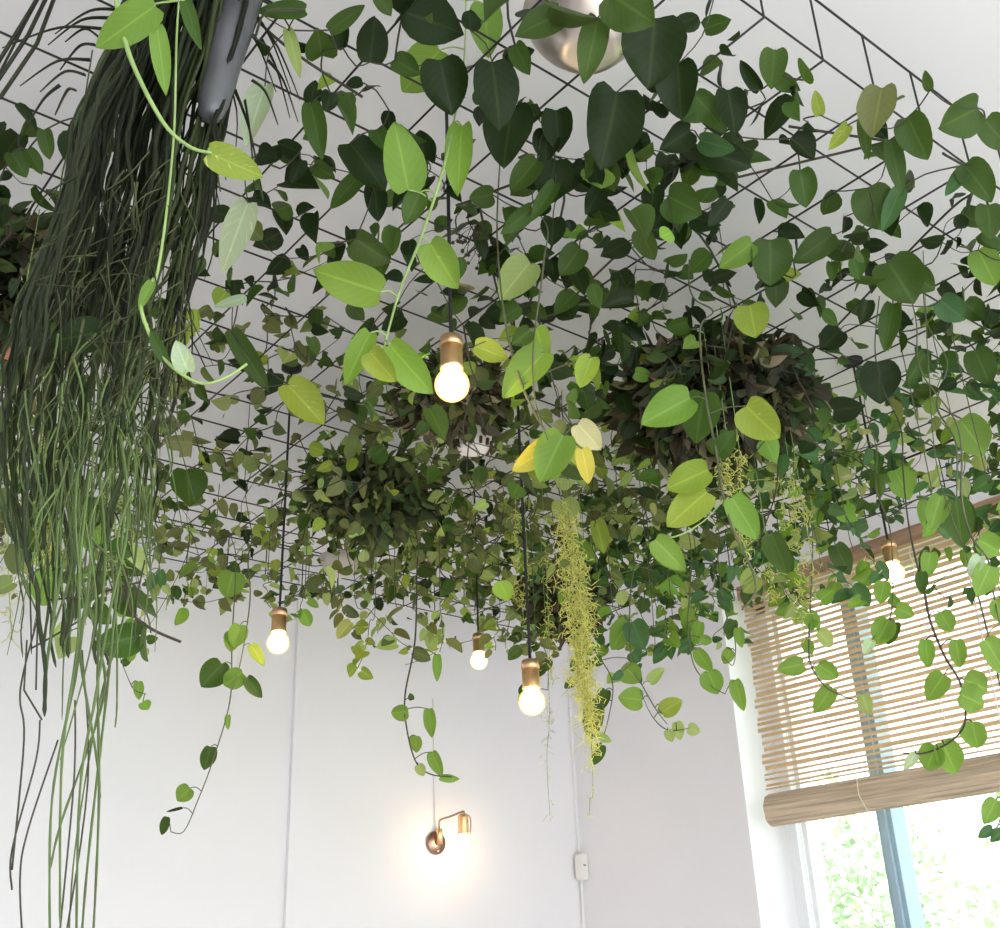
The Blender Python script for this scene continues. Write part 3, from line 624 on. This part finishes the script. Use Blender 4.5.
# ------------------------------------------------------------------ bushy clumps in pots and baskets
def clump(name, label, cat, u, v, z, rad, n, L, classes, mat='leaf', pot=None, T=T_FILL, stemmat='twig', seed=0, dry=0.0):
    c = at_z(u, v, z); c = clampP(c); o = empty(name, c, label, cat)
    m = MB(); st = MB()
    for i in range(n):
        dd = nrm(rng.normal(0, 1, 3)); rr = rng.uniform(.35, 1) ** .7; P = c + dd * rad * rr
        if P[2] > MESH_Z + .16: continue
        ax = nrm(dd * .9 + rng.normal(0, .6, 3) + (0, 0, -.5)); nn = nrm(rng.normal(0, 1, 3)); l = L * rng.uniform(.6, 1.4)
        put_leaf(m, T, P, P + ax * l, nn, l * rng.uniform(.35, .62), colour(classes[rng.integers(len(classes))], .28, .12), curl=rng.uniform(-.1, .4), fold=rng.uniform(0, .5))
        if i % 3 == 0: st.tube(smooth_path([c + dd * rad * .15, c + dd * rad * rr * .6 + rng.normal(0, .01, 3), P], 3), .0013, 4, cap=False)
    m.build('leaves', M[mat], o, colors=True); st.build('stems', M[stemmat], o)
    return o, c
PAL.update({'n': (.045, .038, .024), 'N': (.11, .088, .055), 't': (.28, .24, .16), 'D': (.04, .06, .028), 'G': (.10, .13, .05)})
def bowl(parent, c, R_, h, mat, name='pot', flare=.6, th=.006, n=40):
    prof = [(0, -h), (R_ * flare * .8, -h)] + [(R_ * (flare + (1 - flare) * math.sin(q * math.pi / 2)), -h + h * q) for q in np.linspace(0.04, 1, 10)] + [(R_ + .004, .004), (R_ - th, .004)] + [((R_ - th) * (flare + (1 - flare) * math.sin(q * math.pi / 2)), -h + th + (h - th) * q) for q in np.linspace(1, .05, 8)] + [(0, -h + th)]
    m = MB(); m.lathe(prof, c, n=n); return m.build(name, M[mat], parent)
o, c = clump('nest_basket_plant', 'dark nest-like coir basket of brown dried leaves hanging right of centre', 'hanging basket', 715, 400, 2.775, np.array([.24, .24, .14]), 1600, .055, 'nnnNDDtDo', 'leaf_dry')
bowl(o, c + (0, 0, .05), .15, .12, 'coir', 'coir_basket', .35)
o, c = clump('bushy_potted_plant', 'dense olive plant in a beige bowl left of the longest cord', 'potted plant', 372, 495, 2.82, np.array([.20, .20, .12]), 850, .048, 'DDGoGG', 'leaf_dry')
pc = at_z(340, 572, 2.78); bowl(o, clampP(pc) + (0, 0, .05), .068, .06, 'beige')
o, c = clump('amber_potted_plant', 'brown and yellow plant in a white slotted pot behind the largest-looking bulb', 'potted plant', 452, 395, 2.85, np.array([.15, .15, .10]), 650, .04, 'nNDGoNt', 'leaf_dry')
pc = at_z(473, 446, 2.75); q = bowl(o, pc + (0, 0, .03), .050, .045, 'whitepot', 'slotted_pot', .75)
m = MB()
for a in np.linspace(0, 6.283, 14, endpoint=False): m.tube([pc + (math.cos(a) * .0465, math.sin(a) * .0465, -.012), pc + (math.cos(a) * .0492, math.sin(a) * .0492, .006)], .0042, 6)
m.build('slots', M['coir'], q)
o, c = clump('dark_potted_plant', 'dark dense plant in a terracotta pot behind the hanging cactus', 'potted plant', 28, 285, 2.80, np.array([.17, .17, .12]), 1000, .05, 'nDnNDtG', 'leaf_dry')
bowl(o, at_z(15, 340, 2.74) + (0, 0, .03), .07, .06, 'terracotta'); bowl(o, at_z(50, 345, 2.73) + (0, 0, .02), .045, .04, 'zinc', 'saucer')
o, c = clump('dried_hanging_plant', 'brown dried clump above the second string cactus by the wall corner', 'potted plant', 562, 598, 2.78, np.array([.17, .17, .14]), 900, .045, 'nDGoNnG', 'leaf_dry')
# steel bowl planter of the first pothos
P0 = plant_obj[0]; cc = BOWL; bowl(P0, cc + (0, 0, .03), .100, .085, 'steel', 'bowl_planter', .45)

# ------------------------------------------------------------------ long hanging cactus at the left
oc = empty('hanging_cactus', at_z(205, -40, MESH_Z + .05), 'huge curtain of long dark ribbon stems hanging from ceiling past the left wall', 'plant')
Lx = [(-120, 165, 275), (-40, 145, 262), (0, 125, 258), (60, 100, 246), (120, 70, 232), (200, 58, 214), (300, 26, 190), (400, 6, 168), (500, 8, 150), (600, 24, 134), (700, 26, 118), (800, 20, 108), (960, 15, 100)]
Lx = np.array(Lx, float)
def band(v, s): return np.interp(v, Lx[:, 0], Lx[:, 1]) * (1 - s) + np.interp(v, Lx[:, 0], Lx[:, 2]) * s
m = MB()
for g in range(34):            # stems hang in loose tresses with gaps between them
    s0 = (g + rng.uniform(.1, .9)) / 34; sg = np.clip(s0 + rng.normal(0, .10), 0, 1); rg = 1.20 + rng.normal(0, .08) + .08 * s0
    vg = rng.choice([270, 330, 390, 460, 540, 620], p=[.18, .26, .24, .15, .10, .07]); tone = np.array([.017, .023, .010]) * rng.uniform(.6, 1.5) if vg < 450 else np.array([.060, .085, .030]) * rng.uniform(.6, 1.3); pg = rng.uniform(0, 6.28); ag = rng.uniform(2, 7)  # tresses reaching lower get a paler green that stands in for room light
    for i in range(rng.integers(4, 8)):
        ve = vg + rng.normal(0, 45); ve = ve + (rng.uniform(60, 280) if rng.random() < .05 else 0)
        rho = rg + rng.normal(0, .012); v0 = rng.uniform(-110, -40); ph = rng.uniform(0, 6.28); amp = rng.uniform(1, 7)
        sa = s0 + rng.normal(0, .018); sb = sg + rng.normal(0, .035)
        vs = np.arange(v0, ve, 26); P = []; jag = rng.normal(0, 2.0, len(vs))
        for k, vv in enumerate(vs):
            f_ = (vv - v0) / (ve - v0 + 1e-6); ss = sa * (1 - f_) + sb * f_
            P.append(at_rho(band(vv, ss) + ag * math.sin(pg + vv * .009) + amp * math.sin(ph + vv * .017) + jag[k], vv, rho + .015 * math.sin(ph + vv * .01)))
        P.insert(0, at_z(205 + rng.uniform(-40, 50), -60 + rng.uniform(-25, 10), MESH_Z + .04) + rng.normal(0, .02, 3))
        S = smooth_path(P, 3); rr = rng.uniform(.0018, .0040) * np.linspace(1.05, .7, len(S)) * (1 + .30 * np.abs(np.sin(np.arange(len(S)) * 1.05 + ph)))
        rr[-1] = .0006
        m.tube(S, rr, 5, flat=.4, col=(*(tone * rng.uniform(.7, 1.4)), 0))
        if rng.random() < .35:   # a forked joint
            k0 = rng.integers(len(S) // 3, len(S) - 2); L_ = rng.uniform(.05, .16); q = S[k0]
            e = q + np.array([rng.normal(0, .022), rng.normal(0, .022), -L_]); m.tube(smooth_path([q, (q + e) / 2 + rng.normal(0, .006, 3), e], 4), np.linspace(.0028, .0010, 9), 5, flat=.4, col=(*(tone * rng.uniform(.8, 1.8)), 0))
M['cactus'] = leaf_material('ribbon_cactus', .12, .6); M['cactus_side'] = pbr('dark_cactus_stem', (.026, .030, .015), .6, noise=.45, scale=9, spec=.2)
M['cactus_lit'] = pbr('lit_cactus_stem', (.095, .15, .035), .5, noise=.35, scale=12)
for k in range(150):      # fine wispy branchlets crossing the curtain
    u = rng.uniform(45, 190); v = rng.uniform(150, 420); a_ = rng.normal(.35, .5); ln = rng.uniform(25, 80); rho = rng.uniform(1.02, 1.12)
    if u < 190 - v * .35 - 60 or u > 235 - v * .15: continue
    q0 = at_rho(u, v, rho); q1 = at_rho(u - math.sin(a_) * ln, v + math.cos(a_) * ln, rho + rng.normal(0, .02)); tn = np.array([.05, .06, .025]) * rng.uniform(.5, 1.8)
    m.tube(smooth_path([q0, (q0 + q1) / 2 + rng.normal(0, .008, 3), q1], 4), np.linspace(.0016, .0006, 9), 4, flat=.5, col=(*tn, 0))
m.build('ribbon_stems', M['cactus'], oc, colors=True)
m = MB()   # side shoots fanning out near the crown
for (u0, v0, u1, v1, rho) in [(75,90,55,115,1.2),(60,85,20,140,1.3),(120,10,55,34,1.2),(110,18,48,45,1.2),(112,30,2,48,1.2),(90,60,20,86,1.2),(95,45,60,70,1.2),(100,38,65,42,1.2),(85,75,40,92,1.2),(250,5,292,95,1.3),(255,15,300,100,1.3),(262,40,290,118,1.3),
                              (268,60,298,122,1.3),(252,80,278,125,1.3),(240,20,276,92,1.3),(258,-5,296,40,1.3),(235,90,262,190,1.25),(245,100,255,200,1.25),]:
    a = at_rho(u0, v0, rho); b = at_rho(u1, v1, rho + .03); mid = (a + b) / 2 + (0, 0, .02); S = smooth_path([a, mid, b], 6); m.tube(S, np.linspace(.0034, .001, len(S)), 5, flat=.5)
    if (u0, v0) == (85, 75): m.build('side_shoots', M['cactus_side'], oc); m = MB()
m.build('side_shoots', M['cactus_side'], oc)
for i in range(3):
    m = MB(); a = at_rho(44 + i * 7, -12, 1.15); b = at_rho((-4, -3, 0)[i], (66, 82, 98)[i], 1.15); m.tube([a, (a + b) / 2 + (.004 * i, 0, 0), b], .0026, 5); m.build('long_shoot', M['cactus_side'], oc)
m = MB()   # greener ends, light from the room put into their colour
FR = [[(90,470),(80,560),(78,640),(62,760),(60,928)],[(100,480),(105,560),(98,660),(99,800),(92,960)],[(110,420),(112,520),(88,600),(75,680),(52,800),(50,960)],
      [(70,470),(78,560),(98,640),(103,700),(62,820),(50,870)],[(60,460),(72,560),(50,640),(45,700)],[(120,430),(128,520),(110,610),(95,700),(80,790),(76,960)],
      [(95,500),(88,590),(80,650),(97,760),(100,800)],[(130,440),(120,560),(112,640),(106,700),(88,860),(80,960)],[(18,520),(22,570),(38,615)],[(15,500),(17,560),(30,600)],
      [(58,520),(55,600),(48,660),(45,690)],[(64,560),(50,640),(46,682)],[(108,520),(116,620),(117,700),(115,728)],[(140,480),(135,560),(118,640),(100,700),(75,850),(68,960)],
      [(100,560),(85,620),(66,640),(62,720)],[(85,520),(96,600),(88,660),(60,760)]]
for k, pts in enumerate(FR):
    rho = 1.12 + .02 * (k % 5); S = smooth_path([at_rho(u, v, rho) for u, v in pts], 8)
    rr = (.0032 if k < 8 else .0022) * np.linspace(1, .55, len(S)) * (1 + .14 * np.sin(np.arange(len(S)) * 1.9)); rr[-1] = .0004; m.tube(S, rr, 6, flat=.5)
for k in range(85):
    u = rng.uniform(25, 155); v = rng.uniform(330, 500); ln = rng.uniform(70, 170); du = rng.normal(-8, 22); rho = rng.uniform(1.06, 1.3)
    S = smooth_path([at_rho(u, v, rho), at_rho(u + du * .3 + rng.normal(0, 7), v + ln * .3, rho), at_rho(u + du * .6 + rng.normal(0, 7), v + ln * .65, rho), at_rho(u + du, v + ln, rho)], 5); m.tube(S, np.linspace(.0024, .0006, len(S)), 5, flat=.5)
m.build('lit_stems', M['cactus_lit'], oc)
m = MB()   # hair-thin dangling roots
for pts in [[(28,560),(40,600),(24,670),(20,700),(24,740),(12,870)],[(24,690),(42,720)],[(40,720),(36,760),(12,850),(12,890)],[(58,740),(28,830),(20,880),(24,960)],[(27,640),(24,690)],[(38,600),(36,690)],
            [(145,560),(137,600),(135,640)],[(75,700),(74,780),(60,930)],[(82,650),(88,780),(62,960)]]:
    m.tube(smooth_path([at_rho(u, v, 1.16) for u, v in pts], 6), .0009, 4)
m.build('hair_roots', M['stem_dark'], oc)
m = MB(); m.tube(smooth_path([at_rho(u, v, 1.2) for u, v in [(127,570),(129,608),(150,628),(181,642)]], 6), .0016, 5)
m.tube(smooth_path([at_rho(u, v, 1.2) for u, v in [(50,600),(90,595),(140,582)]], 6), .0012, 4); m.tube(smooth_path([at_rho(u, v, 1.2) for u, v in [(32,648),(80,620),(100,600)]], 6), .0010, 4)
m.tube(smooth_path([at_rho(u, v, 1.2) for u, v in [(95,632),(108,660),(107,664)]], 4), .0014, 4)
m.build('dead_twigs', M['twig'], oc)
# tapered grey planter of the cactus
a = at_rho(247, -30, 1.20); b = at_rho(210, 118, 1.15); ax = nrm(a - b); Ln = np.linalg.norm(a - b)
m = MB(); m.lathe([(0, 0.002), (.010, 0), (.015, .008), (.019, .03), (.026, Ln * .5), (.032, Ln), (.029, Ln), (.022, Ln * .5), (0, .03)], b, ax, 32); m.build('tapered_planter', M['zinc'], oc)

# ------------------------------------------------------------------ yellow-green string cacti
def strings(label, pts_list, rho, dens, colr, spread=.012, seglen=.013):
    c = at_rho(*pts_list[0][0], rho); c = np.array([c[0], c[1], MESH_Z]); o = empty('string_cactus', c, label, 'plant', 'yellow-green string cacti hanging from the grid')
    for pts in pts_list:
        m = MB(); st = MB(); Q = [at_rho(u, v, rho) for u, v in pts]
        if Q[0][2] < MESH_Z - .05: Q = [np.array([Q[0][0], Q[0][1], MESH_Z])] + Q
        S = smooth_path(Q, 10); st.tube(S, .0009, 4); so_ = st.build('strand', M['stem_green'], o)
        ds = np.linalg.norm(np.diff(S, axis=0), axis=1); cum = np.concatenate([[0], np.cumsum(ds)]); n = int(cum[-1] * dens)
        zl = at_rho(*pts[0], rho)[2] + .02
        for _ in range(n):
            t = rng.uniform(0, cum[-1]); q = np.array([np.interp(t, cum, S[:, a]) for a in range(3)])
            if q[2] > zl or (math.sin(q[2] * 55 + pts[0][0]) < -.75 and rng.random() < .7): continue
            q = q + rng.normal(0, .003, 3) * (1, 1, 0)
            for b in range(3):
                dd = nrm(rng.normal(0, 1, 3) + (0, 0, -.5)); e = q + dd * seglen * rng.uniform(.6, 1.3)
                cc = np.array(colr) * rng.uniform(.75, 1.2); m.tube([q, (q + e) / 2 + rng.normal(0, .0008, 3), e], [.0008, .0012, .0005], 3, cap=False, col=(*cc, 0)); q = e
        if m.v: m.build('segments', M['needle'], so_, colors=True)
    return o
YG = (.60, .62, .18); YP = (.62, .62, .34)
strings('thickest bright yellow string cactus hanging at the wall corner', [[(568,510),(577,580),(582,640),(586,700),(592,730)],[(572,530),(571,600),(577,660),(578,700)],[(580,560),(584,620),(590,690),(592,765)], [(562,520),(566,580),(572,620)], [(586,600),(580,650),(588,720)], [(574,640),(584,690),(583,715)]], 2.75, 400, (.74, .75, .26), seglen=.021)
strings('pale thin string cactus between the longest-cord bulb and wall corner', [[(546,560),(548,620),(551,680)],[(527,560),(522,600),(524,620)],[(515,500),(517,560),(513,600)]], 2.85, 200, YG)
strings('faint string cactus tips trailing down the wall beside the corner', [[(549,690),(547,760),(550,815)],[(592,760),(590,800),(589,815)]], 3.2, 90, (.72, .74, .56))
strings('string cactus hanging out of the dark nest basket', [[(727,440),(728,480),(735,510),(748,560)],[(738,440),(742,500),(752,540)],[(720,455),(722,490)]], 2.25, 260, YG)
strings('string cactus hanging in front of the blind beside the basket', [[(790,470),(795,520),(800,570),(803,640)],[(780,480),(785,530)],[(802,500),(812,560),(815,600)],[(770,570),(765,600)]], 2.5, 200, YG)
strings('string cactus at far left behind the ribbon stems', [[(12,370),(14,430),(10,500),(8,560),(12,640)],[(30,370),(22,430),(18,470)],[(2,430),(4,520)]], 1.9, 240, YP)
strings('netted string cactus ending in a rounded tip among the ribbon stems', [[(45,440),(46,500),(48,556)],[(52,450),(55,510),(52,556)],[(38,480),(42,530),(46,556)]], 1.5, 420, YG, seglen=.012)
strings('string cactus among the right-hand ribbon stems', [[(118,430),(125,490),(122,560)],[(112,460),(115,520),(118,565)]], 1.45, 240, (.34, .42, .14))
# dried flower bunch on the grid
c = at_z(478, 225, MESH_Z); o = empty('dried_flower_bunch', c, 'wispy bunch of dried flowers hanging head-down from the wire grid', 'flowers'); m = MB()
for k in range(16):
    h = MB()
    e = at_z(470 + rng.uniform(-18, 22), 240 + rng.uniform(-8, 30), MESH_Z - .03); m.tube(smooth_path([c, (c + e) / 2 + rng.normal(0, .01, 3), e], 3), .0007, 4); h.lathe([(0, -.004), (.004, 0), (.003, .004), (0, .005)], e, n=6); h.build('flower_head', M['coir'], o)
m.build('stalks', M['twig'], o)

# ------------------------------------------------------------------ garden outside
slab('lawn', (4.1, -14, -.6), (26, 22, -.5), M['grass'])['kind'] = 'structure'
def tree(x, y, r, z, lab, n):
    o = empty('garden_tree', (x, y, -.5), lab, 'tree'); m = MB()
    for i in range(n):
        d_ = nrm(rng.normal(0, 1, 3)); P = np.array([x, y, z]) + d_ * r * rng.uniform(.3, 1) * (1, 1, 1.1); l = rng.uniform(.07, .17)
        ax = nrm(rng.normal(0, 1, 3)); put_leaf(m, T_SLIM, P, P + ax * l, rng.normal(0, 1, 3), l * .6, (*(np.array([.62, .70, .50]) * rng.uniform(.6, 1.3)), 0))
    m.build('crown', M['tree_leaf'], o, colors=True)
    m = MB(); m.tube([(x, y, -.55), (x + .1, y, z * .5), (x, y + .1, z)], [.14, .1, .05], 8); m.build('trunk', M['bark'], o)
tree(11, 7.8, 1.5, 1.9, 'pale green tree seen through the window left of the blue mullion', 3300)
tree(12, 4.6, 1.9, 2.0, 'pale green tree seen through the window right of the blue mullion', 4500)
tree(15, 9.5, 2.0, 1.2, 'low tree farther back behind the other garden trees', 2000)

# ------------------------------------------------------------------ light, camera, colour
W = bpy.data.worlds.new('overcast'); bpy.context.scene.world = W; W.use_nodes = True
bg = W.node_tree.nodes['Background']; bg.inputs[0].default_value = (.95, .975, 1.0, 1); bg.inputs[1].default_value = 1.25
def area(name, loc, rot, sx, sy, e, col):
    l = bpy.data.lights.new(name, 'AREA'); l.shape = 'RECTANGLE'; l.size = sx; l.size_y = sy; l.energy = e; l.color = col
    o = bpy.data.objects.new(name, l); COL.objects.link(o); o.location = loc; o.rotation_euler = rot; return o
sun = bpy.data.lights.new('sun', 'SUN'); sun.energy = 4.0; sun.angle = .05; sun.color = (1, .98, .95)
so = bpy.data.objects.new('sun', sun); COL.objects.link(so); so.rotation_euler = Vector((.62, -.42, -.66)).to_track_quat('-Z', 'Y').to_euler()
cam = bpy.data.cameras.new('camera'); co = bpy.data.objects.new('camera', cam); COL.objects.link(co)
cam.sensor_fit = 'HORIZONTAL'; cam.sensor_width = 36; cam.lens = 36 * F / 1000; cam.clip_start = .02
from mathutils import Matrix
Rt = R
co.matrix_world = Matrix(((Rt[0][0], -Rt[1][0], -Rt[2][0], EYE[0]), (Rt[0][1], -Rt[1][1], -Rt[2][1], EYE[1]), (Rt[0][2], -Rt[1][2], -Rt[2][2], EYE[2]), (0, 0, 0, 1)))
sc = bpy.context.scene; sc.camera = co
sc.view_settings.view_transform = 'Standard'; sc.view_settings.look = 'None'; sc.view_settings.gamma = 1; sc.view_settings.use_curve_mapping = False
sc.view_settings.exposure = 1.60
sc.cycles.use_denoising = True
sc.cycles.max_bounces = 10; sc.cycles.diffuse_bounces = 5; sc.cycles.transparent_max_bounces = 12
for o in list(bpy.data.objects):
    if '_w' in o: del o['_w']
